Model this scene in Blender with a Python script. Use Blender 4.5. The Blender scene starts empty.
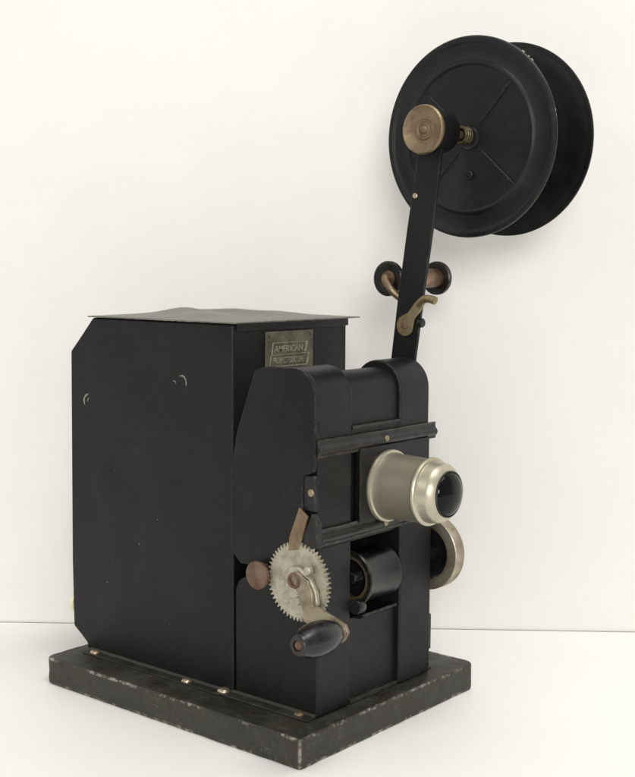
import bpy, bmesh, math, random
from mathutils import Vector, Matrix, noise
random.seed(7)
S = 0.01                       # all shapes are written in centimetres
sc = bpy.context.scene
COL = sc.collection

# ---------------------------------------------------------------- camera
cam_d = bpy.data.cameras.new('camera'); cam = bpy.data.objects.new('camera', cam_d); COL.objects.link(cam)
YAW, PITCH, ROLL = 0.8767, 0.1009, 0.0052
cy, sy, cp, sp = math.cos(YAW), math.sin(YAW), math.cos(PITCH), math.sin(PITCH)
fwd = Vector((sy*cp, cy*cp, -sp)); right = Vector((cy, -sy, 0)); up = right.cross(fwd)
r2 = right*math.cos(ROLL)+up*math.sin(ROLL); u2 = -right*math.sin(ROLL)+up*math.cos(ROLL)
CP = Vector((-71.1065, -60.7708, 39.689))*S
m = Matrix((r2, u2, -fwd)).transposed().to_4x4(); m.translation = CP
cam.matrix_world = m
cam_d.sensor_fit = 'VERTICAL'; cam_d.sensor_height = 24.0; cam_d.lens = 24.0*1235.6/777.0
cam_d.clip_start = 0.02; cam_d.clip_end = 50
sc.camera = cam

# ---------------------------------------------------------------- light
w = bpy.data.worlds.new('World'); sc.world = w; w.use_nodes = True
bg = w.node_tree.nodes['Background']; bg.inputs[0].default_value = (1.0, 0.985, 0.965, 1); bg.inputs[1].default_value = 0.44
def area(name, loc, target, size, power, col=(1, 0.982, 0.962)):
    d = bpy.data.lights.new(name, 'AREA'); d.shape = 'RECTANGLE'; d.size, d.size_y = size[0]*S, size[1]*S
    d.energy = power; d.color = col
    o = bpy.data.objects.new(name, d); COL.objects.link(o)
    o.location = Vector(loc)*S
    o.rotation_euler = (Vector(target)-Vector(loc)).to_track_quat('-Z', 'Y').to_euler()
    return o
area('side_fill', (-260, 70, 190), (16, 14, 20), (90, 130), 10)  # added lamp on the left for sheen on the enamel, no actual window
area('front_light', (-330, -300, 135), (26, 20, 15), (150, 120), 108)  # added fill from behind the camera, keeps the wall evenly bright
area('overhead_fill', (0, -70, 240), (25, 16, 0), (120, 100), 25)  # added lamp overhead, brightens the table and the curved tops
sc.view_settings.view_transform = 'Standard'; sc.view_settings.look = 'None'
sc.view_settings.exposure = 0.0; sc.view_settings.gamma = 1.0

# ---------------------------------------------------------------- materials
def mat(name, col, rough=0.5, metal=0.0, col2=None, nscale=20, ndetail=5, lo=0.4, hi=0.65, rough2=None,
        bump=0.0, bscale=400, wave=0.0, wscale=6, chips=None, coat=0.0, spec=0.5, wear=None, grit=None, col3=None, n3=60, lo3=.62, hi3=.7):
    M = bpy.data.materials.new(name); M.use_nodes = True
    nt = M.node_tree; N = nt.nodes; L = nt.links
    b = N['Principled BSDF']
    b.inputs['Base Color'].default_value = (*col, 1); b.inputs['Roughness'].default_value = rough
    b.inputs['Metallic'].default_value = metal; b.inputs['Coat Weight'].default_value = coat
    b.inputs['Specular IOR Level'].default_value = spec
    tc = N.new('ShaderNodeTexCoord'); O = tc.outputs['Object']
    def nz(scale, detail=5, rough=.6):
        n = N.new('ShaderNodeTexNoise'); n.inputs['Scale'].default_value = scale; n.inputs['Detail'].default_value = detail
        n.inputs['Roughness'].default_value = rough; L.new(O, n.inputs['Vector']); return n.outputs['Fac']
    def ramp(f, a, c):
        r = N.new('ShaderNodeMapRange'); r.inputs['From Min'].default_value = a; r.inputs['From Max'].default_value = c
        L.new(f, r.inputs['Value']); return r.outputs['Result']
    def mix(f, A, B):
        x = N.new('ShaderNodeMix'); x.data_type = 'RGBA'; L.new(f, x.inputs[0])
        for i, v in ((6, A), (7, B)):
            if isinstance(v, tuple): x.inputs[i].default_value = (*v, 1)
            else: L.new(v, x.inputs[i])
        return x.outputs[2]
    c = col
    if col2:
        f = ramp(nz(nscale, ndetail), lo, hi); c = mix(f, c, col2)
        if rough2 is not None:
            rr = N.new('ShaderNodeMapRange'); rr.inputs['To Min'].default_value = rough; rr.inputs['To Max'].default_value = rough2
            L.new(f, rr.inputs['Value']); L.new(rr.outputs['Result'], b.inputs['Roughness'])
    if col3: c = mix(ramp(nz(n3, 6, .7), lo3, hi3), c, col3)
    if grit:                        # fine dust and pinholes in the enamel
        c = mix(ramp(nz(650, 3, .6), .50, .74), c, grit)
        c = mix(ramp(nz(38, 7, .75), .56, .80), c, tuple(1.6*v for v in grit))
    if wear:                        # paint rubbed thin along the sheet's edges
        bv = N.new('ShaderNodeBevel'); bv.samples = 4; bv.inputs['Radius'].default_value = .0022
        ge = N.new('ShaderNodeNewGeometry'); dp = N.new('ShaderNodeVectorMath'); dp.operation = 'DOT_PRODUCT'
        L.new(bv.outputs[0], dp.inputs[0]); L.new(ge.outputs['Normal'], dp.inputs[1])
        e = ramp(dp.outputs['Value'], .985, .90)
        k = N.new('ShaderNodeMath'); k.operation = 'MULTIPLY'; L.new(e, k.inputs[0]); L.new(ramp(nz(160, 6, .7), .46, .64), k.inputs[1])
        c = mix(k.outputs[0], c, wear)
    if chips:                       # list of (mask function) -> worn paint along edges of the board
        c = chips(N, L, O, nz, ramp, mix, c)
    if not isinstance(c, tuple): L.new(c, b.inputs['Base Color'])
    last = None
    if bump:
        k = N.new('ShaderNodeBump'); k.inputs['Strength'].default_value = bump; k.inputs['Distance'].default_value = 0.0006
        L.new(nz(bscale, 4), k.inputs['Height']); last = k.outputs['Normal']
    if wave:
        k = N.new('ShaderNodeBump'); k.inputs['Strength'].default_value = wave; k.inputs['Distance'].default_value = 0.006
        L.new(nz(wscale, 2), k.inputs['Height'])
        if last: L.new(last, k.inputs['Normal'])
        last = k.outputs['Normal']
    if last: L.new(last, b.inputs['Normal'])
    return M

def base_chips(N, L, O, nz, ramp, mix, c):
    sx = N.new('ShaderNodeSeparateXYZ'); L.new(O, sx.inputs[0])
    def band(out, v, wd):
        a = N.new('ShaderNodeMath'); a.operation = 'SUBTRACT'; L.new(out, a.inputs[0]); a.inputs[1].default_value = v
        d = N.new('ShaderNodeMath'); d.operation = 'ABSOLUTE'; L.new(a.outputs[0], d.inputs[0])
        return ramp(d.outputs[0], wd, wd*.2)
    def mul(a, b_):
        k = N.new('ShaderNodeMath'); k.operation = 'MULTIPLY'; L.new(a, k.inputs[0]); L.new(b_, k.inputs[1]); return k.outputs[0]
    def mx(a, b_):
        k = N.new('ShaderNodeMath'); k.operation = 'MAXIMUM'; L.new(a, k.inputs[0]); L.new(b_, k.inputs[1]); return k.outputs[0]
    ox, oy = -12.48*S, -15.72*S
    top = band(sx.outputs[2], 2.46*S, .0022); bot = band(sx.outputs[2], 0.06*S, .0028)
    ex = band(sx.outputs[0], ox, .0026); ey = band(sx.outputs[1], oy, .0026)
    ex2 = band(sx.outputs[0], -ox, .0030)
    rim = mx(mx(ex, ey), ex2)
    patchy = mul(ramp(nz(150, 7, .8), .48, .56), ramp(nz(26, 3), .42, .55))
    edge = mx(mul(mul(mx(top, bot), rim), patchy), mul(mul(ex, ey), ramp(nz(120, 5, .7), .42, .56)))
    c = mix(ramp(nz(75, 7, .8), .56, .74), c, (.065, .062, .045))
    st = N.new('ShaderNodeMapping'); st.inputs['Scale'].default_value = (1, .12, 1.5); L.new(O, st.inputs[0])
    sn = N.new('ShaderNodeTexNoise'); sn.inputs['Scale'].default_value = 420; sn.inputs['Detail'].default_value = 5; L.new(st.outputs[0], sn.inputs['Vector'])
    c = mix(ramp(sn.outputs['Fac'], .60, .80), c, (.075, .072, .054))
    c = mix(mul(ramp(nz(240, 5, .7), .58, .66), ramp(nz(20, 2), .5, .62)), c, (.075, .072, .055))
    c = mix(ramp(nz(45, 3), .56, .70), c, (.030, .018, .012))
    return mix(edge, c, (.32, .31, .25))

M = {}
M['paint'] = mat('black_enamel', (.0045, .0046, .0056), .31, spec=.26, col2=(.009, .009, .0085), nscale=12, rough2=.5, bump=.5, bscale=1000, wave=.35, grit=(.009, .0095, .010), wear=(.075, .07, .055), wscale=9, col3=(.06, .06, .05), n3=420, lo3=.70, hi3=.76)
M['panel'] = mat('black_panel_enamel', (.0045, .0046, .0056), .30, spec=.25, col2=(.009, .009, .0085), nscale=7, rough2=.55, bump=.5, bscale=1100, wave=1.0, wscale=6.5, grit=(.0085, .009, .0095), wear=(.075, .07, .055), col3=(.075, .075, .065), n3=420, lo3=.70, hi3=.76)
M['gloss'] = mat('glossy_black_enamel', (.005, .005, .0055), .27, spec=.35, col2=(.018, .018, .016), nscale=30, rough2=.4, bump=.2, bscale=500, wave=.3, wscale=25, grit=(.014, .014, .012), wear=(.11, .10, .075))
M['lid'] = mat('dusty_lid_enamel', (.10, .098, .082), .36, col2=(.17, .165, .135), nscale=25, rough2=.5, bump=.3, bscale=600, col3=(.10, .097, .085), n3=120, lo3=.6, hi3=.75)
M['wood'] = mat('worn_black_wood', (.015, .0145, .010), .46, col2=(.033, .031, .022), nscale=30, ndetail=8, rough2=.66, bump=1.0, bscale=220, wave=.3, wscale=30, chips=base_chips)
M['flange'] = mat('dusty_flange', (.016, .016, .012), .42, col2=(.032, .032, .023), nscale=50, rough2=.6, bump=.4, bscale=400)
M['nickel'] = mat('aged_nickel', (.50, .46, .36),   .30, .80, col2=(.40, .36, .27), nscale=22, rough2=.38, bump=.0, bscale=700, col3=(.26, .22, .14), n3=90, lo3=.66, hi3=.95)
M['tube'] = mat('tarnished_nickel', (.52, .485, .385), .31, .74, col2=(.42, .38, .28), nscale=30, ndetail=8, rough2=.44, bump=.2, bscale=350, col3=(.22, .19, .12), n3=85, lo3=.58, hi3=.9)
M['drum'] = mat('glossy_drum_enamel', (.004, .004, .0045), .27, spec=.42, col2=(.012, .012, .010), nscale=30, rough2=.3, bump=.2, bscale=300, wear=(.12, .11, .08))
M['reel'] = mat('reel_enamel', (.005, .005, .006), .33, spec=.34, col2=(.010, .010, .009), nscale=14, rough2=.48, bump=.5, bscale=800, wave=.25, wscale=9, grit=(.0115, .012, .0128))
M['cast'] = mat('grimy_cast_metal', (.34, .30, .215), .4, .75, col2=(.20, .165, .11), nscale=85, rough2=.55, bump=.4, bscale=600, col3=(.20, .11, .07), n3=150, lo3=.6, hi3=.72)
M['darkbrass'] = mat('dark_brass', (.11, .095, .05), .4, .8, col2=(.05, .042, .024), nscale=120)
M['brass'] = mat('dull_brass', (.34, .28, .17), .4, .8, col2=(.22, .17, .09), nscale=80, rough2=.6, bump=.3, bscale=900)
M['gear'] = mat('pale_cast_metal', (.50, .475, .385), .38, .78, col2=(.37, .335, .25), nscale=110, ndetail=8, rough2=.6, bump=.7, bscale=800, col3=(.13, .10, .065), n3=300, lo3=.60, hi3=.72)
M['rustbrass'] = mat('rusty_brass', (.27, .21, .13), .36, .85, col2=(.20, .14, .09), nscale=60, rough2=.65, bump=.6, bscale=600, col3=(.27, .14, .09), n3=110, lo3=.55, hi3=.68)
M['rust'] = mat('rusty_steel', (.115, .060, .038), .6, .3, col2=(.18, .12, .082), nscale=90, rough2=.75, bump=.8, bscale=700)
M['copper'] = mat('worn_copper', (.32, .21, .15), .36, .85, col2=(.12, .07, .05), nscale=60, rough2=.5, bump=.3, bscale=500)
M['rim'] = mat('worn_steel_rim', (.46, .42, .33), .36, .8, col2=(.22, .16, .11), nscale=38, rough2=.55, bump=.3, bscale=500)
M['blackwood'] = mat('turned_black_wood', (.005, .005, .006), .17, col2=(.016, .015, .013), nscale=40, rough2=.4, bump=.2, bscale=400)
M['plate'] = mat('tarnished_plate', (.15, .142, .10), .42, .4, col2=(.085, .08, .055), nscale=90, rough2=.6, bump=.4, bscale=800, col3=(.13, .07, .04), n3=140, lo3=.62, hi3=.72)
M['letter'] = mat('plate_lettering', (.40, .37, .27), .4, .4, col2=(.20, .185, .13), nscale=300)
M['glass'] = mat('dark_lens_glass', (.0018, .002, .002), .07, spec=.22)
M['screw'] = mat('steel_screw', (.62, .55, .42), .28, .9, col2=(.40, .28, .18), nscale=300, rough2=.5)
M['chip'] = mat('bare_metal_chip', (.27, .26, .21), .5, .3)
M['cream'] = mat('cream_porcelain', (.72, .70, .50), .35)
M['wall'] = mat('cream_wall', (.795, .782, .745), .8, col2=(.785, .771, .733), nscale=4, bump=.25, bscale=120, col3=(.77, .756, .718), n3=9, lo3=.45, hi3=.75)
M['table'] = mat('white_table_top', (.93, .925, .895), .55, col2=(.92, .915, .88), nscale=7, bump=.05, bscale=300)
M['edge'] = mat('grey_table_edge', (.24, .22, .19), .7)

# ---------------------------------------------------------------- helpers
def link(name, bm, material, parent=None, off=(0, 0, 0), bevel=0.0, seg=2, angle=35, smooth=True):
    bmesh.ops.recalc_face_normals(bm, faces=bm.faces)
    me = bpy.data.meshes.new(name)
    off = Vector(off)
    for v in bm.verts: v.co = (v.co-off)*S
    bm.to_mesh(me); bm.free()
    me.materials.append(material)
    if smooth:
        for p in me.polygons: p.use_smooth = True
        if not bevel: me.set_sharp_from_angle(angle=math.radians(angle))
    o = bpy.data.objects.new(name, me); COL.objects.link(o)
    if parent is not None: o.parent = parent
    if bevel:
        b = o.modifiers.new('bevel', 'BEVEL'); b.width = bevel*S; b.segments = seg; b.limit_method = 'ANGLE'
        b.angle_limit = math.radians(angle); b.harden_normals = True
    return o
def box(bm, a, b):
    x0, y0, z0 = a; x1, y1, z1 = b
    vs = [bm.verts.new(p) for p in ((x0,y0,z0),(x1,y0,z0),(x1,y1,z0),(x0,y1,z0),(x0,y0,z1),(x1,y0,z1),(x1,y1,z1),(x0,y1,z1))]
    for f in ((0,3,2,1),(4,5,6,7),(0,1,5,4),(1,2,6,5),(2,3,7,6),(3,0,4,7)): bm.faces.new([vs[i] for i in f])
def prism_x(bm, prof, x0, x1):          # prof: (y, z) outline
    a = [bm.verts.new((x0, y, z)) for y, z in prof]; b = [bm.verts.new((x1, y, z)) for y, z in prof]
    n = len(prof)
    bm.faces.new(a); bm.faces.new(b[::-1])
    for i in range(n): bm.faces.new((a[i], b[i], b[(i+1) % n], a[(i+1) % n]))
def prism_y(bm, prof, y0, y1):          # prof: (x, z) outline
    a = [bm.verts.new((x, y0, z)) for x, z in prof]; b = [bm.verts.new((x, y1, z)) for x, z in prof]
    n = len(prof)
    bm.faces.new(a); bm.faces.new(b[::-1])
    for i in range(n): bm.faces.new((a[i], b[i], b[(i+1) % n], a[(i+1) % n]))
def frame(d):
    d = Vector(d).normalized(); t = Vector((0, 0, 1)) if abs(d.z) < .9 else Vector((0, 1, 0))
    u = d.cross(t).normalized(); return d, u, d.cross(u)
def lathe(bm, prof, org, d, seg=64):    # prof: (distance along axis, radius)
    d, u, v = frame(d); org = Vector(org); rings = []
    for t, r in prof:
        if r < 1e-5: rings.append([bm.verts.new(org+d*t)])
        else: rings.append([bm.verts.new(org+d*t+(u*math.cos(a)+v*math.sin(a))*r) for a in [2*math.pi*k/seg for k in range(seg)]])
    for A, B in zip(rings, rings[1:]):
        for k in range(seg):
            l = (k+1) % seg
            if len(A) == 1 and len(B) == 1: continue
            if len(A) == 1: bm.faces.new((A[0], B[k], B[l]))
            elif len(B) == 1: bm.faces.new((A[k], B[0], A[l]))
            else: bm.faces.new((A[k], B[k], B[l], A[l]))
def tube(bm, pts, rad, seg=14, flat=None):
    pts = [Vector(p) for p in pts]; n = len(pts); rings = []
    rads = rad if isinstance(rad, (list, tuple)) else [rad]*n
    prev = None
    for i, p in enumerate(pts):
        d = (pts[min(i+1, n-1)]-pts[max(i-1, 0)]).normalized()
        if prev is None: _, u, v = frame(d)
        else:
            u = (prev-d*prev.dot(d)).normalized(); v = d.cross(u)
        prev = u
        rings.append([bm.verts.new(p+(u*math.cos(a)+v*math.sin(a))*rads[i]) for a in [2*math.pi*k/seg for k in range(seg)]])
    for A, B in zip(rings, rings[1:]):
        for k in range(seg): bm.faces.new((A[k], B[k], B[(k+1) % seg], A[(k+1) % seg]))
    bm.faces.new(rings[0]); bm.faces.new(rings[-1][::-1])
def smooth_path(pts, n=6):
    P = [Vector(p) for p in pts]; out = []
    for i in range(len(P)-1):
        p0, p1, p2, p3 = P[max(i-1, 0)], P[i], P[i+1], P[min(i+2, len(P)-1)]
        for k in range(n):
            t = k/n
            out.append(.5*((2*p1)+(p2-p0)*t+(2*p0-5*p1+4*p2-p3)*t*t+(3*p1-p0-3*p2+p3)*t**3))
    out.append(P[-1]); return out
def arc(cy_, cz_, r, a0, a1, n=14):
    return [(cy_+r*math.cos(math.radians(a0+(a1-a0)*k/n)), cz_+r*math.sin(math.radians(a0+(a1-a0)*k/n))) for k in range(n+1)]
def dome_screw(name, at, d, r, material, parent, h=.45, slot=True):
    bm = bmesh.new()
    pr = [(-.05, 0), (-.05, r)] + [(h*r*math.sin(a), r*math.cos(a)) for a in [k*math.pi/2/7 for k in range(8)]]
    pr[-1] = (h*r, 0)
    lathe(bm, pr, at, d, 28)
    return link(name, bm, material, parent, OFF, angle=50)

# ---------------------------------------------------------------- the setting
# the table's rear edge runs through these two points (cm)
E0, E1 = Vector((9.17, 51.47, 0)), Vector((51.68, -3.52, 0))
ed = (E1-E0).normalized(); en = Vector((-ed.y, ed.x, 0))      # en points away from the camera
if en.dot(fwd) < 0: en = -en
def quad_slab(bm, along0, along1, n0, n1, z0, z1):
    P = [E0+ed*along0+en*n0, E0+ed*along1+en*n0, E0+ed*along1+en*n1, E0+ed*along0+en*n1]
    lo = [bm.verts.new((p.x, p.y, z0)) for p in P]; hi = [bm.verts.new((p.x, p.y, z1)) for p in P]
    bm.faces.new(lo[::-1]); bm.faces.new(hi)
    for i in range(4): bm.faces.new((lo[i], lo[(i+1) % 4], hi[(i+1) % 4], hi[i]))
bm = bmesh.new(); quad_slab(bm, -120, 190, -150, -0.14, -3, 0)
table = link('table', bm, M['table'], smooth=False); table['kind'] = 'structure'
bm = bmesh.new(); quad_slab(bm, -120, 190, -0.14, 0.0, -3, 0.02)
trim = link('table_edge', bm, M['edge'], table, smooth=False)
bm = bmesh.new(); quad_slab(bm, -220, 290, 0.02, 2, -60, 190)
wall = link('wall', bm, M['wall'], smooth=False); wall['kind'] = 'structure'

# ---------------------------------------------------------------- the projector
OFF = (12.48, 15.72, 0)
root = bpy.data.objects.new('film_projector', None); COL.objects.link(root)
root.location = Vector(OFF)*S
root['label'] = 'old black hand cranked projector with nickel lens and brass name plate on worn wooden base'
root['category'] = 'projector'

# base board
def outline(x0, y0, x1, y1, rs, n=7):     # rounded rectangle, one radius per corner
    out = []
    for (cx_, cy_, sx_, sy_, a0), r in zip(((x0, y0, 1, 1, 180), (x1, y0, -1, 1, 270), (x1, y1, -1, -1, 0), (x0, y1, 1, -1, 90)), rs):
        for k in range(n):
            a = math.radians(a0+90*k/(n-1)); out.append((cx_+sx_*r+r*math.cos(a), cy_+sy_*r+r*math.sin(a)))
    return out
BX, BY = 25.3, 31.9
CAN = outline(0, 0, BX, BY, (.3, .95, .8, .95), 9)
CNT = [max(1, int((Vector(CAN[(k+1) % len(CAN)])-Vector(CAN[k])).length/.5)) for k in range(len(CAN))]
bm = bmesh.new(); rings = []
for z, i in [(0, .12), (.06, .04), (.16, 0)] + [(.4+1.9*k/6, 0) for k in range(7)] + [(2.55-.24+.24*math.sin(a), .26*(1-math.cos(a))) for a in (.3, .6, .9, 1.2, 1.5708)]:
    ol = outline(i, i, BX-i, BY-i, (max(.12, .3-i), .95-i, .8-i, .95-i), 9)
    # hand-worn edges: the outline wanders by a fraction of a millimetre
    P = []
    n = len(ol)
    for k in range(n):
        p0, p1 = Vector(ol[k]), Vector(ol[(k+1) % n]); m_ = CNT[k]
        for q in range(m_): P.append(p0.lerp(p1, q/m_))
    rings.append([bm.verts.new((p.x+.06*noise.noise(Vector((p.x*.5, p.y*.5, z*1.2))), p.y+.06*noise.noise(Vector((p.x*.5, p.y*.5, z*1.2+9))), z-(.05*abs(noise.noise(Vector((p.x*.8, p.y*.8, 4)))) if z > 2 else 0))) for p in P])
for A, B in zip(rings, rings[1:]):
    for k in range(len(A)): l = (k+1) % len(A); bm.faces.new((A[k], A[l], B[l], B[k]))
bm.faces.new(rings[0][::-1]); bm.faces.new(rings[-1])
base = link('wooden_base', bm, M['wood'], root, OFF, angle=40)

# lamp house -----------------------------------------------------
XL, XR = 4.06, 19.5
side_prof = [(11.12, 2.62), (30.6, 2.62), (30.6, 3.1), (31.5, 3.75), (32.6, 4.45), (32.7, 11), (32.45, 31.3), (31.1, 32.6), (29.2, 34.55), (11.12, 34.55)]
bm = bmesh.new(); prism_x(bm, side_prof, XL, XR)
house = link('lamp_house', bm, M['panel'], root, OFF, bevel=.28, seg=4)
# lid: thin domed sheet with dents
bm = bmesh.new(); NX, NY = 60, 60; X0, X1, Y0, Y1 = 3.95, 21.3, 10.95, 29.7
def lidz(x, y):
    u = (x-X0)/(X1-X0); v = (y-Y0)/(Y1-Y0)
    e = max(0, math.sin(math.pi*u))*max(0, math.sin(math.pi*v))
    d = .55*e**.8
    d += .38*math.exp(-(((x-9.3)/2.4)**2+((y-22.5)/2.0)**2)) + .22*math.exp(-(((x-13.4)/2.0)**2+((y-19)/2.4)**2))
    d += .22*math.exp(-(((x-7.2)/1.6)**2+((y-18)/2.0)**2)) - .18*math.exp(-(((x-10.5)/1.3)**2+((y-16)/2.0)**2))
    d -= .16*math.exp(-((x-11.6+.25*(y-19))/.7)**2)*e; d += .16*math.exp(-(((x-15.8)/1.2)**2+((y-16.5)/1.6)**2))
    d += .12*noise.noise(Vector((x*.35, y*.35, 3)))*e**.5
    return 34.60 + d
def edge_wob(t): return .05*noise.noise(Vector((t*.6, 9, 1)))
for side in (0, 1):
    g = [[bm.verts.new((X0+(X1-X0)*i/NX, Y0+(Y1-Y0)*j/NY, lidz(X0+(X1-X0)*i/NX, Y0+(Y1-Y0)*j/NY)+.11*(1-side)+edge_wob(i+j*1.7)*(1 if i in (0, NX) or j in (0, NY) else 0))) for j in range(NY+1)] for i in range(NX+1)]
    for i in range(NX):
        for j in range(NY): bm.faces.new((g[i][j], g[i+1][j], g[i+1][j+1], g[i][j+1]))
    if side == 0: gt = g
bd = [(i, 0) for i in range(NX)]+[(NX, j) for j in range(NY)]+[(i, NY) for i in range(NX, 0, -1)]+[(0, j) for j in range(NY, 0, -1)]
for k in range(len(bd)):
    a, b = bd[k], bd[(k+1) % len(bd)]
    bm.faces.new((gt[a[0]][a[1]], gt[b[0]][b[1]], g[b[0]][b[1]], g[a[0]][a[1]]))
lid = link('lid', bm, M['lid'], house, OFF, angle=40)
# small lip hanging under the front edge of the lid
bm = bmesh.new(); box(bm, (4.5, 11.0, 33.95), (19.6, 11.1, 34.6)); link('lid_lip', bm, M['paint'], house, OFF, bevel=.03)
# base flanges along the left side
bm = bmesh.new(); prism_y(bm, [(2.95, 2.56), (2.95, 2.66), (3.8, 2.68), (4.02, 2.86), (4.1, 2.86), (4.1, 2.56)], 11.7, 29.9)
link('mounting_flange', bm, M['flange'], house, OFF, bevel=.04)
for x, y in ((3.55, 28.75), (3.55, 16.3)):
    dome_screw('flange_screw', (x, y, 2.72), (0, 0, 1), .5, M['screw'], house, .5)
# chips in the enamel (bare metal specks with ragged outline)
def chip(y, z, r, sq=1.0, rot=0):
    bm = bmesh.new(); n = 18; vs = []
    for k in range(n):
        a = 2*math.pi*k/n; rr = r*(.65+.5*random.random())
        p = Vector((math.cos(a)*rr*sq, math.sin(a)*rr)); p.rotate(Matrix.Rotation(rot, 2))
        vs.append((y+p.x, z+p.y))
    prism_x(bm, vs, XL-.012, XL+.05)
    link('paint_chip', bm, M['chip'], house, OFF, smooth=False)
def crescent(pts, wd):
    bm = bmesh.new(); P = smooth_path([(0, y, z) for y, z in pts], 5); n = len(P); A, B = [], []
    for i, p in enumerate(P):
        d = (P[min(i+1, n-1)]-P[max(i-1, 0)]).normalized(); nn = Vector((0, -d.z, d.y))
        w_ = wd*(.25+math.sin(math.pi*(i+.5)/n))*(.55+.9*random.random())
        A.append((p.y+nn.y*w_*.7, p.z+nn.z*w_*.7)); B.append((p.y-nn.y*w_*.5, p.z-nn.z*w_*.5))
    prism_x(bm, A+B[::-1], XL-.008, XL+.05)
    link('paint_chip', bm, M['chip'], house, OFF, smooth=False)
crescent([(17.55, 29.8), (17.1, 29.85), (16.75, 29.5), (16.7, 28.95)], .11)
crescent([(18.35, 29.35), (18.1, 29.3), (17.95, 29.1)], .05)
crescent([(29.9, 27.35), (30.3, 27.1), (30.5, 26.7), (30.4, 26.3)], .15)
crescent([(29.75, 27.0), (29.95, 26.8), (30.0, 26.6)], .06)
for y, z, r, q, ro in ((23.0, 14.0, .06, 1, 0), (20.5, 16.6, .05, 1, 0), (27.5, 9.6, .05, 1, 0), (26.2, 20.4, .03, 1, 0), (19.0, 7.2, .04, .5, .5)):
    chip(y, z, r, q, ro)
# cream insulator sticking out behind
bm = bmesh.new(); lathe(bm, [(0, 0), (0, 1.05), (.35, 1.1), (.55, .8), (.62, 0)], (5.0, 32.55, 6.6), (0, 1, 0), 32)
link('rear_insulator', bm, M['cream'], house, OFF)

# name plate -------------------------------------------------------
PX0, PX1, PZ0, PZ1 = 8.1, 14.45, 30.3, 33.75
bm = bmesh.new(); box(bm, (PX0, 10.98, PZ0), (PX1, 11.13, PZ1))
plate = link('name_plate', bm, M['plate'], root, OFF, bevel=.05)
def ptext(s, x, z, size, width, shear=.18):
    c = bpy.data.curves.new('lettering', 'FONT'); c.body = s; c.size = size; c.extrude = .012; c.shear = shear; c.align_x = 'LEFT'; c.offset = .012
    t = bpy.data.objects.new('tmp', c); COL.objects.link(t)
    bpy.context.view_layer.update()
    me = bpy.data.meshes.new_from_object(t.evaluated_get(bpy.context.evaluated_depsgraph_get()))
    bpy.data.objects.remove(t)
    xs = [v.co.x for v in me.vertices]; k = width/(max(xs)-min(xs)); x0 = min(xs)
    for v in me.vertices: v.co = (Vector((x+(v.co.x-x0)*k, 10.965-v.co.z, z+v.co.y))-Vector(OFF))*S
    me.materials.clear(); me.materials.append(M['letter'])
    o = bpy.data.objects.new('lettering', me); COL.objects.link(o); o.parent = plate
ptext('AMERICAN', 9.15, 31.95, .78, 3.9); ptext('PROJECTOSCOPE', 8.95, 30.95, .74, 4.25)
bm = bmesh.new()
def bar_xz(bm, a, b, wd, y0=10.93, y1=11.0):
    a = Vector(a); b = Vector(b); d = (b-a).normalized(); n = Vector((-d.y, d.x))*wd/2
    prism_y(bm, [tuple(a+n), tuple(b+n), tuple(b-n), tuple(a-n)], y0, y1)
for a, b, wd in (((8.85, 31.72), (9.0, 32.75), .10), ((8.95, 32.75), (13.35, 32.75), .05), ((13.3, 31.85), (13.55, 32.8), .26),
               ((8.6, 30.72), (8.75, 31.65), .10), ((8.6, 30.68), (13.6, 30.68), .10), ((13.55, 30.7), (13.85, 31.75), .22), ((8.8, 31.68), (13.5, 31.72), .05)):
    bar_xz(bm, a, b, wd)
link('ribbon_border', bm, M['letter'], plate, OFF, smooth=False)

for px_ in (8.5, 14.05):
    dome_screw('plate_pin', (px_, 10.975, 33.35), (0, -1, 0), .13, M['darkbrass'], plate)

# mechanism housing ----------------------------------------------------
F = 1.8
def head_prof(ins_front=0, ins_top=0, zb=16.5):
    r = 2.55-min(ins_front, ins_top)
    c_y, c_z = 4.35, 28.75
    pts = [(F+ins_front, zb)]
    pts += [(F+ins_front, c_z-1)]
    for k in range(19):
        a = math.radians(180-k*10)
        pts.append((c_y+(2.55-ins_front)*math.cos(a), c_z+(2.55-ins_top)*math.sin(a)))
    pts += [(10.6, 24.0), (10.6, zb)]
    return pts
bm = bmesh.new(); prism_x(bm, head_prof(.3, .62), 4.3, 19.6)
head = link('mechanism_housing', bm, M['paint'], root, OFF, bevel=.1)
bm = bmesh.new(); prism_x(bm, head_prof(0, 0), 4.25, 8.6); link('front_strap', bm, M['paint'], head, OFF, bevel=.16, seg=3)
bm = bmesh.new(); prism_x(bm, head_prof(0, 0), 15.3, 19.7); link('front_strap', bm, M['paint'], head, OFF, bevel=.16, seg=3)
# lip in the middle recess
bm = bmesh.new(); box(bm, (8.65, 1.72, 26.05), (15.25, 2.2, 26.35)); link('recess_lip', bm, M['gloss'], head, OFF, bevel=.08)
bm = bmesh.new(); box(bm, (8.65, 1.86, 24.9), (15.25, 2.2, 26.05)); link('recess_panel', bm, M['paint'], head, OFF, bevel=.03)
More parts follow.
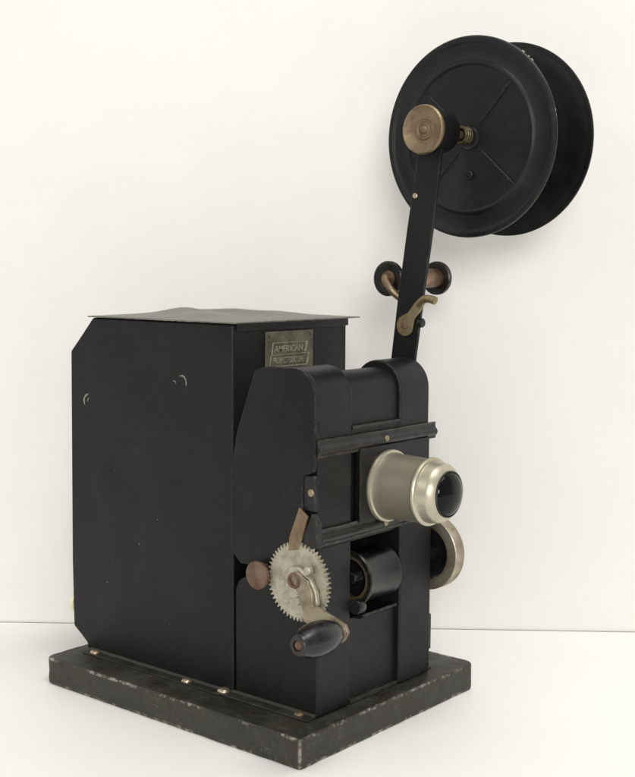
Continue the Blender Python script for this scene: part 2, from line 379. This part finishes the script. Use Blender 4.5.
# lower cabinet
cab_prof = [(2.15, 2.58), (11.0, 2.58), (11.0, 11.9), (10.6, 12.7), (9.8, 13.2), (9.0, 16.6), (5.2, 16.6), (5.2, 9.9), (2.15, 9.9)]
bm = bmesh.new(); prism_x(bm, cab_prof, 8.0, 20.0)
cab = link('lower_cabinet', bm, M['panel'], root, OFF, bevel=.08)
lp = [(F, 2.58), (11.0, 2.58), (11.0, 11.9), (10.6, 12.7), (9.8, 13.2), (9.0, 16.9), (F, 16.9)]
bm = bmesh.new(); prism_x(bm, lp, 4.2, 8.6); link('side_panel', bm, M['panel'], cab, OFF, bevel=.2, seg=3)
bm = bmesh.new(); prism_x(bm, [(1.65, 2.58), (10.9, 2.58), (10.9, 17.5), (1.65, 17.5)], 15.35, 20.15); link('front_column', bm, M['panel'], cab, OFF, bevel=.2, seg=3)
bm = bmesh.new(); box(bm, (8.7, 1.75, 2.57), (15.3, 2.2, 2.95)); link('sill_strip', bm, M['flange'], cab, OFF, bevel=.06)
bm = bmesh.new(); box(bm, (20.1, 2.0, 2.57), (21.0, 6, 2.72)); link('foot_tab', bm, M['flange'], cab, OFF, bevel=.04)
bm = bmesh.new(); box(bm, (20.1, 1.75, 4.6), (20.5, 3.5, 7.9)); link('side_latch', bm, M['gloss'], cab, OFF, bevel=.12, seg=3)
bm = bmesh.new(); prism_y(bm, [(3.05, 2.57), (3.05, 2.72), (3.95, 2.74), (4.17, 2.92), (4.3, 2.92), (4.3, 2.57)], 1.95, 12.4)
link('mounting_flange', bm, M['flange'], cab, OFF, bevel=.05)
dome_screw('flange_screw', (3.72, 11.9, 2.78), (0, 0, 1), .58, M['screw'], cab, .5)
dome_screw('flange_screw', (3.75, 3.3, 2.78), (0, 0, 1), .46, M['rustbrass'], cab)

# side shield: a shallow box with rounded top
sh = [(8.35, 30.75), (7.6, 31.15), (6.6, 31.3)] + [(4.3, 31.32)] + arc(4.1, 28.95, 2.37, 88, 178, 10) + [(1.73, 23.45), (1.95, 23.0), (2.85, 22.65), (3.0, 22.2), (3.0, 19.6), (4.3, 16.8), (4.6, 14.9), (5.0, 14.55), (9.9, 14.35), (11.0, 15.3), (11.05, 16), (11.05, 22.3), (10.3, 25.7)]
bm = bmesh.new(); prism_x(bm, sh, 3.72, 4.1)
shield = link('side_shield', bm, M['paint'], root, OFF, bevel=.1, seg=3)
bm = bmesh.new(); box(bm, (3.86, F+.03, 19.75), (4.3, 3.3, 22.75)); tab = link('side_tab', bm, M['gloss'], head, OFF, bevel=.15, seg=3)
dome_screw('brass_screw', (3.87, 2.25, 21.32), (-1, 0, 0), .33, M['brass'], head)
# rusty catch and dark wedge under the shield
bm = bmesh.new(); prism_x(bm, [(3.15, 20.1), (2.25, 19.4), (2.5, 18.7), (3.1, 16.6), (4.3, 16.3), (4.2, 17.5)], 3.42, 3.7)
link('rusty_catch', bm, M['rustbrass'], head, OFF, bevel=.06)
bm = bmesh.new(); prism_x(bm, [(2.0, 19.7), (1.4, 19.0), (1.35, 16.9), (3.3, 16.7)], 3.6, 4.3); link('catch_wedge', bm, M['gloss'], head, OFF, bevel=.1)

# rails across the front (folded strips)
def rail(z0, z1, zz, x0, x1):
    bm = bmesh.new()
    h = z1-z0
    prof = [(F+.05, z0), (F-.20, z0), (F-.24, z0+.06*h), (F-.22, z0+.14*h), (F-.34, z0+.22*h), (F-.44, z0+.34*h), (F-.46, z0+.46*h), (F-.38, z0+.58*h), (F-.24, z0+.66*h), (F-.20, z0+.74*h), (F-.20, z0+.92*h), (F-.24, z1-.02), (F-.2, z1+.02), (F+.05, z1)]
    n = 60; rows = []
    for i in range(n+1):
        x = x0+(x1-x0)*i/n
        wz = .06*noise.noise(Vector((x*.25, z0, 1)))+.02*math.sin(x*.9+z0); wy = .05*noise.noise(Vector((x*.4, z0, 7)))
        rows.append([bm.verts.new((x, y+(wy if y < F else 0), z+wz)) for y, z in prof])
    for A, B in zip(rows, rows[1:]):
        for k in range(len(prof)): l = (k+1) % len(prof); bm.faces.new((A[k], A[l], B[l], B[k]))
    bm.faces.new(rows[0]); bm.faces.new(rows[-1][::-1])
    r = link('lens_rail', bm, M['gloss'], root, OFF, angle=50)
    dome_screw('brass_screw', (12.9, F-.40, zz), (0, -1, 0), .28, M['brass'], r)
rail(24.15, 25.6, 24.87, 3.95, 20.45); rail(16.9, 18.3, 17.55, 4.3, 20.25)
# lens board
bm = bmesh.new(); box(bm, (9.25, 1.42, 18.1), (19.3, 1.95, 24.35)); lb = link('lens_board', bm, M['paint'], root, OFF, bevel=.08)

# lens -----------------------------------------------------------------
LX, LZ = 13.2, 20.78
bm = bmesh.new()
prof = [(0, 0), (0, 3.12), (.16, 3.14), (.34, 3.08), (.42, 2.92), (.62, 2.86), (1.0, 2.82), (4.0, 2.70), (4.15, 2.74), (4.22, 2.86), (4.36, 2.90), (4.5, 2.88), (4.6, 2.80), (4.66, 2.66),
        (4.8, 2.60), (5.45, 2.54), (5.62, 2.48), (5.82, 2.36), (6.0, 2.18), (6.12, 2.06), (6.18, 1.97), (6.1, 1.9), (6.1, 0)]
lathe(bm, prof, (LX, 1.42, LZ), (0, -1, 0), 96)
lens = link('lens_barrel', bm, M['tube'], root, OFF, angle=22)
bm = bmesh.new()
lathe(bm, [(-.3, 1.93), (.0, 1.97), (.1, 1.96), (.14, 1.90), (.10, 1.84), (.02, 1.82)], (LX, 1.42-6.2, LZ), (0, -1, 0), 80)
link('lens_rim', bm, M['gloss'], lens, OFF, angle=30)
bm = bmesh.new()
lathe(bm, [(-.3, 1.86)]+[(.72*math.cos(a), 1.86*math.sin(a)) for a in [math.pi/2*(1-k/12) for k in range(12)]]+[(.72, 0)], (LX, 1.42-6.14, LZ), (0, -1, 0), 64)
link('lens_glass', bm, M['glass'], lens, OFF, angle=60)

# drum in the front opening ---------------------------------------------
DY, DZ, DX = 3.15, 12.95, 9.95
bm = bmesh.new()
lathe(bm, [(.0, 2.05), (0, 2.42), (.12, 2.5), (.28, 2.48), (.36, 2.34), (.6, 2.28), (3.9, 2.28), (4.3, 2.36), (4.5, 2.36), (4.62, 2.25), (4.62, 0), (1.5, 0), (1.5, 2.0), (.2, 2.05), (0, 2.05)], (DX, DY, DZ), (1, 0, 0), 72)
drum = link('shutter_drum', bm, M['drum'], root, OFF, angle=30)
bm = bmesh.new(); lathe(bm, [(.25, 1.65), (.25, 2.04), (1.3, 2.04), (1.3, 1.85), (.45, 1.65), (.25, 1.65)], (DX, DY, DZ), (1, 0, 0), 56)
link('brass_ring', bm, M['brass'], drum, OFF)
bm = bmesh.new(); lathe(bm, [(0, 0), (0, .55), (.1, .62), (.9, .62), (1.0, .55), (1.0, 0)], (8.75, 1.5, 11.0), (1, .1, -.1), 32)
lathe(bm, [(0, 0), (0, .45), (1.1, .45), (1.1, 0)], (8.8, 2.0, 13.4), (1, .0, .0), 24)
link('film_roller', bm, M['drum'], drum, OFF)
bm = bmesh.new(); prism_x(bm, [(1.9, 10.15), (1.3, 10.25), (1.2, 10.05), (1.7, 9.75), (2.2, 9.75)], 9.6, 14.4); link('drum_guard', bm, M['gloss'], drum, OFF, bevel=.05)

# gear ------------------------------------------------------------------
GX, GY, GZ, GR, NT = 3.75, 3.25, 13.95, 3.28, 52
bm = bmesh.new(); prof = []
for k in range(NT):
    a0 = 2*math.pi*k/NT; s = 2*math.pi/NT
    for f, r in ((-.36, GR-.30), (-.10, GR-.02), (.0, GR+.03), (.10, GR-.02), (.36, GR-.30)):
        prof.append((GY+r*math.cos(a0+f*s), GZ+r*math.sin(a0+f*s)))
prism_x(bm, prof, GX-.32, GX)
gear = link('drive_gear', bm, M['gear'], root, OFF, angle=25)
bm = bmesh.new(); lathe(bm, [(0, 0), (0, .9), (.5, .9), (.5, 0)], (GX, GY, GZ), (1, 0, 0), 32); link('gear_axle', bm, M['gloss'], gear, OFF)
# boss with the crank casting
cx = GX-.32
bm = bmesh.new()
prism_x(bm, [(4.35, 14.6), (3.75, 15.25), (2.9, 15.35), (1.55, 14.5), (.95, 13.6), (.75, 12.6), (1.35, 11.9), (2.3, 12.6), (3.1, 13.1), (4.0, 13.6)], cx-.5, cx-.02)
crank = link('crank', bm, M['gear'], root, OFF, bevel=.14, seg=3)
bm = bmesh.new()
prism_x(bm, [(3.5, 14.6), (2.7, 15.0), (1.6, 14.5), (1.1, 13.6), (1.0, 12.5), (.45, 12.5), (-1.3, 11.95), (-2.3, 11.6), (-2.6, 11.0), (-2.2, 10.3), (-.9, 10.2), (.1, 10.6), (1.8, 11.0), (2.1, 12.0), (2.6, 13.2)], cx-.8, cx-.45)
link('crank_arm', bm, M['cast'], crank, OFF, bevel=.1, seg=3)
bm = bmesh.new(); lathe(bm, [(0, 0), (0, .62), (.25, .68), (.45, .6), (.45, .42), (.2, .36), (.2, 0)], (cx-.5, 2.95, 14.25), (-1, 0, 0), 32)
link('crank_boss', bm, M['rust'], crank, OFF)
for y, z in ((1.75, 15.2), (2.75, 12.55)):
    bm = bmesh.new(); lathe(bm, [(0, 0), (0, .36), (.4, .36), (.48, .3), (.5, 0)], (cx-.25, y, z), (-1, 0, 0), 24)
    link('boss_screw', bm, M['gear'], crank, OFF)
HY, HZ = -1.5, 10.9
bm = bmesh.new()
hp = [(0, 0), (0, .78), (.15, .86), (.4, .84)]
link_hp = [(.0, .0)]
lathe(bm, [(-.1, 0), (-.1, .80), (.05, .92), (.22, .92), (.3, .8), (.3, 0)], (cx-.6, HY, HZ), (-1, 0, 0), 40)
link('handle_ferrule', bm, M['cast'], crank, OFF)
bm = bmesh.new()
lathe(bm, [(.3, 0), (.3, .78), (.5, .95), (1.0, 1.12), (1.7, 1.32), (2.5, 1.38), (3.2, 1.34), (3.9, 1.2), (4.4, 1.0), (4.7, .88), (4.85, .84), (4.95, .74), (4.95, .42), (4.75, .40), (4.75, 0)], (cx-.6, HY, HZ), (-1, 0, 0), 56)
link('crank_handle', bm, M['blackwood'], crank, OFF, angle=40)
dome_screw('handle_screw', (cx-.6-4.77, HY, HZ), (-1, 0, 0), .40, M['rust'], crank)

# rusty knob and pinion ----------------------------------------------------
bm = bmesh.new(); lathe(bm, [(0, 0), (0, 1.08), (.08, 1.18), (.35, 1.18), (.42, 1.05), (.42, 0)], (2.85, 7.35, 13.88), (1, 0, 0), 44)
knob = link('winding_knob', bm, M['rust'], root, OFF, angle=40)
bm = bmesh.new(); pr = []
for k in range(16):
    a = 2*math.pi*k/16
    for f, r in ((-.3, .72), (-.12, .98), (.12, .98), (.3, .72)): pr.append((7.2+r*math.cos(a+f*.39), 13.9+r*math.sin(a+f*.39)))
prism_x(bm, pr, 3.35, 4.2); link('pinion', bm, M['rust'], knob, OFF, angle=25)

# flywheel -------------------------------------------------------------------
bm = bmesh.new()
lathe(bm, [(.5, 0), (.5, 1.9), (.35, 2.2), (.0, 2.45), (-.05, 2.7), (0, 3.38), (.08, 3.46), (1.32, 3.46), (1.4, 3.36), (1.4, 0)], (20.85, 2.85, 13.35), (1, 0, 0), 96)
fly = link('flywheel', bm, M['rim'], root, OFF, angle=30)
bm = bmesh.new(); lathe(bm, [(.46, 0), (.46, 1.88), (.30, 2.2), (-.06, 2.46), (-.09, 2.5), (.3, 2.3), (.6, 1.9), (.6, 0)], (20.85, 2.85, 13.35), (1, 0, 0), 64)
link('flywheel_web', bm, M['gloss'], fly, OFF)
bm = bmesh.new(); lathe(bm, [(-.8, 0), (-.8, .8), (.5, .8), (.5, 0)], (20.85, 2.85, 13.35), (1, 0, 0), 28); link('flywheel_axle', bm, M['gloss'], fly, OFF)

# reel arm ---------------------------------------------------------------------
AX = 20.3
def ax(y, z): return (y, z)
arm_c = [(5.35, 29.5), (5.18, 31.2), (4.5, 36.3), (3.55, 42.7), (2.9, 47), (2.35, 51.2)]
hw = [1.32, 1.32, 1.36, 1.36, 1.3, 1.2]
L_, R_ = [], []
for (y, z), h in zip(arm_c, hw): L_.append((y+h, z+.12)); R_.append((y-h, z-.12))
top = [(2.2+1.25*math.cos(math.radians(a)), 51.4+1.25*math.sin(math.radians(a))) for a in range(15, 170, 18)]
bm = bmesh.new(); prism_x(bm, L_+top+R_[::-1], AX, AX+.32)
arm = link('reel_arm', bm, M['paint'], root, OFF, bevel=.06)
dome_screw('arm_screw', (AX, 4.05, 45.75), (-1, 0, 0), .26, M['screw'], arm)
# shaft bearing, behind the arm towards the reel
SY, SZ = 2.15, 51.35
bm = bmesh.new(); lathe(bm, [(-1.1, 0), (-1.1, 1.65), (-1.0, 1.8), (1.4, 1.82), (1.65, 1.72), (1.75, 1.5), (1.75, 0)], (AX, SY, SZ), (1, 0, 0), 72)
link('shaft_bearing', bm, M['paint'], arm, OFF, angle=40)
bm = bmesh.new(); lathe(bm, [(0, 0), (0, .38), (-4.0, .38), (-4.0, 0)][::-1], (26.0, SY, SZ), (1, 0, .0), 24); 
link('shaft', bm, M['rustbrass'], arm, OFF)
bm = bmesh.new()
lathe(bm, [(-.02, 0), (.0, .22), (.08, .34), (.26, .42), (.30, .62), (.20, .72), (.20, .84), (.34, .92), (.36, 1.05), (.30, 1.3), (.16, 1.66), (.0, 1.9), (-.06, 2.02), (.04, 2.13), (.22, 2.16), (.36, 2.10), (.55, 2.0), (.6, 1.7), (.7, 0)], (18.65, SY+.05, SZ), (1, 0, 0), 80)
link('spindle_knob', bm, M['rustbrass'], arm, OFF, angle=50)
# spring coil between bearing and reel
bm = bmesh.new(); pts = []
for k in range(5*16+1):
    a = 2*math.pi*k/16; pts.append((24.3+1.6*k/80, SY+.72*math.cos(a), SZ+.72*math.sin(a)))
tube(bm, pts, .13, 8); link('coil_spring', bm, M['darkbrass'], arm, OFF)
# finger lever
bm = bmesh.new()
prism_x(bm, [(4.85+.9*math.cos(math.radians(a)), 34.1+.95*math.sin(math.radians(a))) for a in range(210, 431, 20)]+[(4.5, 35.3), (3.9, 36.05), (3.35, 36.6), (2.8, 36.7), (2.7, 36.2), (3.1, 35.6), (3.8, 34.7)], AX-.3, AX-.04)
link('finger_lever', bm, M['brass'], arm, OFF, bevel=.06)
bm = bmesh.new(); pts = smooth_path([(AX-.2, 3.25, 36.1), (AX-.6, 2.5, 36.55), (AX-.85, 1.7, 36.6), (AX-.85, 1.1, 36.45)], 6)
tube(bm, pts, [.36]*len(pts), 14); link('lever_tip', bm, M['brass'], arm, OFF, angle=60)
dome_screw('lever_pivot', (AX-.3, 4.85, 34.15), (-1, 0, 0), .38, M['rust'], arm)
bm = bmesh.new(); lathe(bm, [(0, 0), (0, .42), (.35, .42), (.45, .3), (.45, 0)], (AX+.15, 3.5, 34.4), (0, -1, 0), 24); link('lever_stop', bm, M['gloss'], arm, OFF)

# guide roller ------------------------------------------------------------------
RY, RZ, RO_X = 7.42, 38.33, 4.6
def flange(x, s): return [(x, 0), (x, 1.35), (x+.06*s, 1.5), (x+.28*s, 1.5), (x+.34*s, 1.38)]
bm = bmesh.new()
RX = 20.78
lathe(bm, [(.1, 0), (.1, .92), (7.85, .92), (8.0, .92), (8.0, 0)], (RX, RY, RZ), (1, 0, 0), 64)
rol = link('guide_roller', bm, M['copper'], root, OFF, angle=35)
for x in (0, 7.86):
    bm = bmesh.new(); lathe(bm, [(.12, 0), (.12, .7), (.02, .95), (0, 1.5), (.08, 1.62), (.40, 1.62), (.46, 1.5), (.46, 0)], (RX+x, RY, RZ), (1, 0, 0), 56); link('roller_flange', bm, M['gloss'], rol, OFF)
bm = bmesh.new(); pts = smooth_path([(RX+.25, RY+.05, RZ+.15), (RX-.15, RY+.02, RZ+.12), (RX-.4, RY-.1, RZ-.1), (20.2, 6.55, 37.35), (20.7, 5.95, 36.65), (21.1, 5.2, 36.0), (21.1, 4.7, 35.6)], 6)
tube(bm, pts, .34, 14); link('roller_bracket', bm, M['rustbrass'], rol, OFF, angle=60)

# ---------------------------------------------------------------- film reel
RO = (25.9, 2.1, 51.2)
reel = bpy.data.objects.new('film_reel', None); COL.objects.link(reel)
reel.location = Vector(RO)*S
reel['label'] = 'empty black metal film reel of two round discs at the top of the arm'
reel['category'] = 'film reel'
RAX = Vector((1, 0, .045)).normalized()
RR = 9.08
def disc(x, s, name):      # s = +1: outer face towards -x
    o0 = Vector(RO)+RAX*x; bm = bmesh.new()
    out = [(0, .5), (0, 1.3), (0, 6.35), (-.03, 6.45), (-.19, 6.58), (-.25, 6.72), (-.19, 6.86), (-.02, 7.0), (.03, 7.15), (.04, 8.25), (0, 8.36), (-.12, 8.5), (-.2, 8.66), (-.22, 8.85), (-.16, 9.0), (-.03, RR)]
    inn = [(.1, RR-.01), (.14, 8.95), (.1, 8.7), (.16, 8.45), (.18, 7.2), (.05, 6.75), (.14, 6.35), (.14, .5)]
    P = [(.14, .42)]+[(.0, .42)]+out+inn+[(.14, .42)]
    lathe(bm, [(t*s, r) for t, r in P], o0, RAX, 128)
    d, u, v = frame(RAX)
    # the embossed cross ribs: long half-round ridges pressed in the sheet
    for ang in (47, 137, 227, 317):
        a = math.radians(ang); dr = Vector((0, -math.cos(a), math.sin(a))); dr = (dr-RAX*dr.dot(RAX)).normalized()
        sd = RAX.cross(dr)
        n = 16; rows = []
        for i in range(n+1):
            t = i/n; rad = 1.5+4.9*t; h = .17*min(1, math.sin(math.pi*t)*3); wv = .15*min(1, .25+math.sin(math.pi*t)*3)
            rows.append([bm.verts.new(o0+dr*rad+sd*(wv*math.cos(b))-RAX*s*(h*math.sin(b)-.01)) for b in [math.pi*k/8 for k in range(9)]])
        for A, B in zip(rows, rows[1:]):
            for k in range(8): bm.faces.new((A[k], B[k], B[k+1], A[k+1]))
    o = link(name, bm, M['reel'], reel, RO, angle=30)
    return o, o0
front, c0 = disc(0, 1, 'reel_disc')
back, c1 = disc(6.75, -1, 'reel_disc')
bm = bmesh.new(); lathe(bm, [(.1, 0), (.1, 1.7), (6.65, 1.7), (6.65, 0)], RO, RAX, 48); link('reel_hub', bm, M['reel'], reel, RO)
for ang in (0, 180):
    q = c0+Vector((0, 0, 3.35 if ang == 0 else -3.35))
    bm = bmesh.new(); lathe(bm, [(-.1, 0), (-.02, .16), (-.08, .18), (-.07, .36), (-.0, .44), (.05, .44), (.05, 0)], q, RAX, 24)
    link('rivet', bm, M['reel'], front, RO)
bm = bmesh.new(); lathe(bm, [(-.25, .5), (-.3, .62), (-.25, 1.02), (-.1, 1.12), (.1, 1.12), (.1, .5)], c0, RAX, 40); link('reel_bushing', bm, M['gloss'], front, RO)
# bare-metal nicks on the front disc's edge
for a, ln in ((52, .035), (47.5, .018), (44.5, .03), (12, .03), (9, .015)):
    bm = bmesh.new(); n = 6; rows = []
    for i in range(n+1):
        b = math.radians(a)+ln*(i/n-.5); dr = Vector((0, -math.cos(b), math.sin(b)))
        hh = .10*math.sin(math.pi*(i+.3)/(n+.6))+.02*random.random()
        rows.append([bm.verts.new(c0+dr*rr_+RAX*t_) for rr_, t_ in ((RR-.02, -.17+hh), (RR+.03, -.03), (8.93, -.215), (8.93-hh, -.235))])
    for A, B in zip(rows, rows[1:]):
        bm.faces.new((A[0], B[0], B[1], A[1])); bm.faces.new((A[0], B[0], B[2], A[2])); bm.faces.new((A[2], B[2], B[3], A[3]))
    link('paint_chip', bm, M['chip'], front, RO)
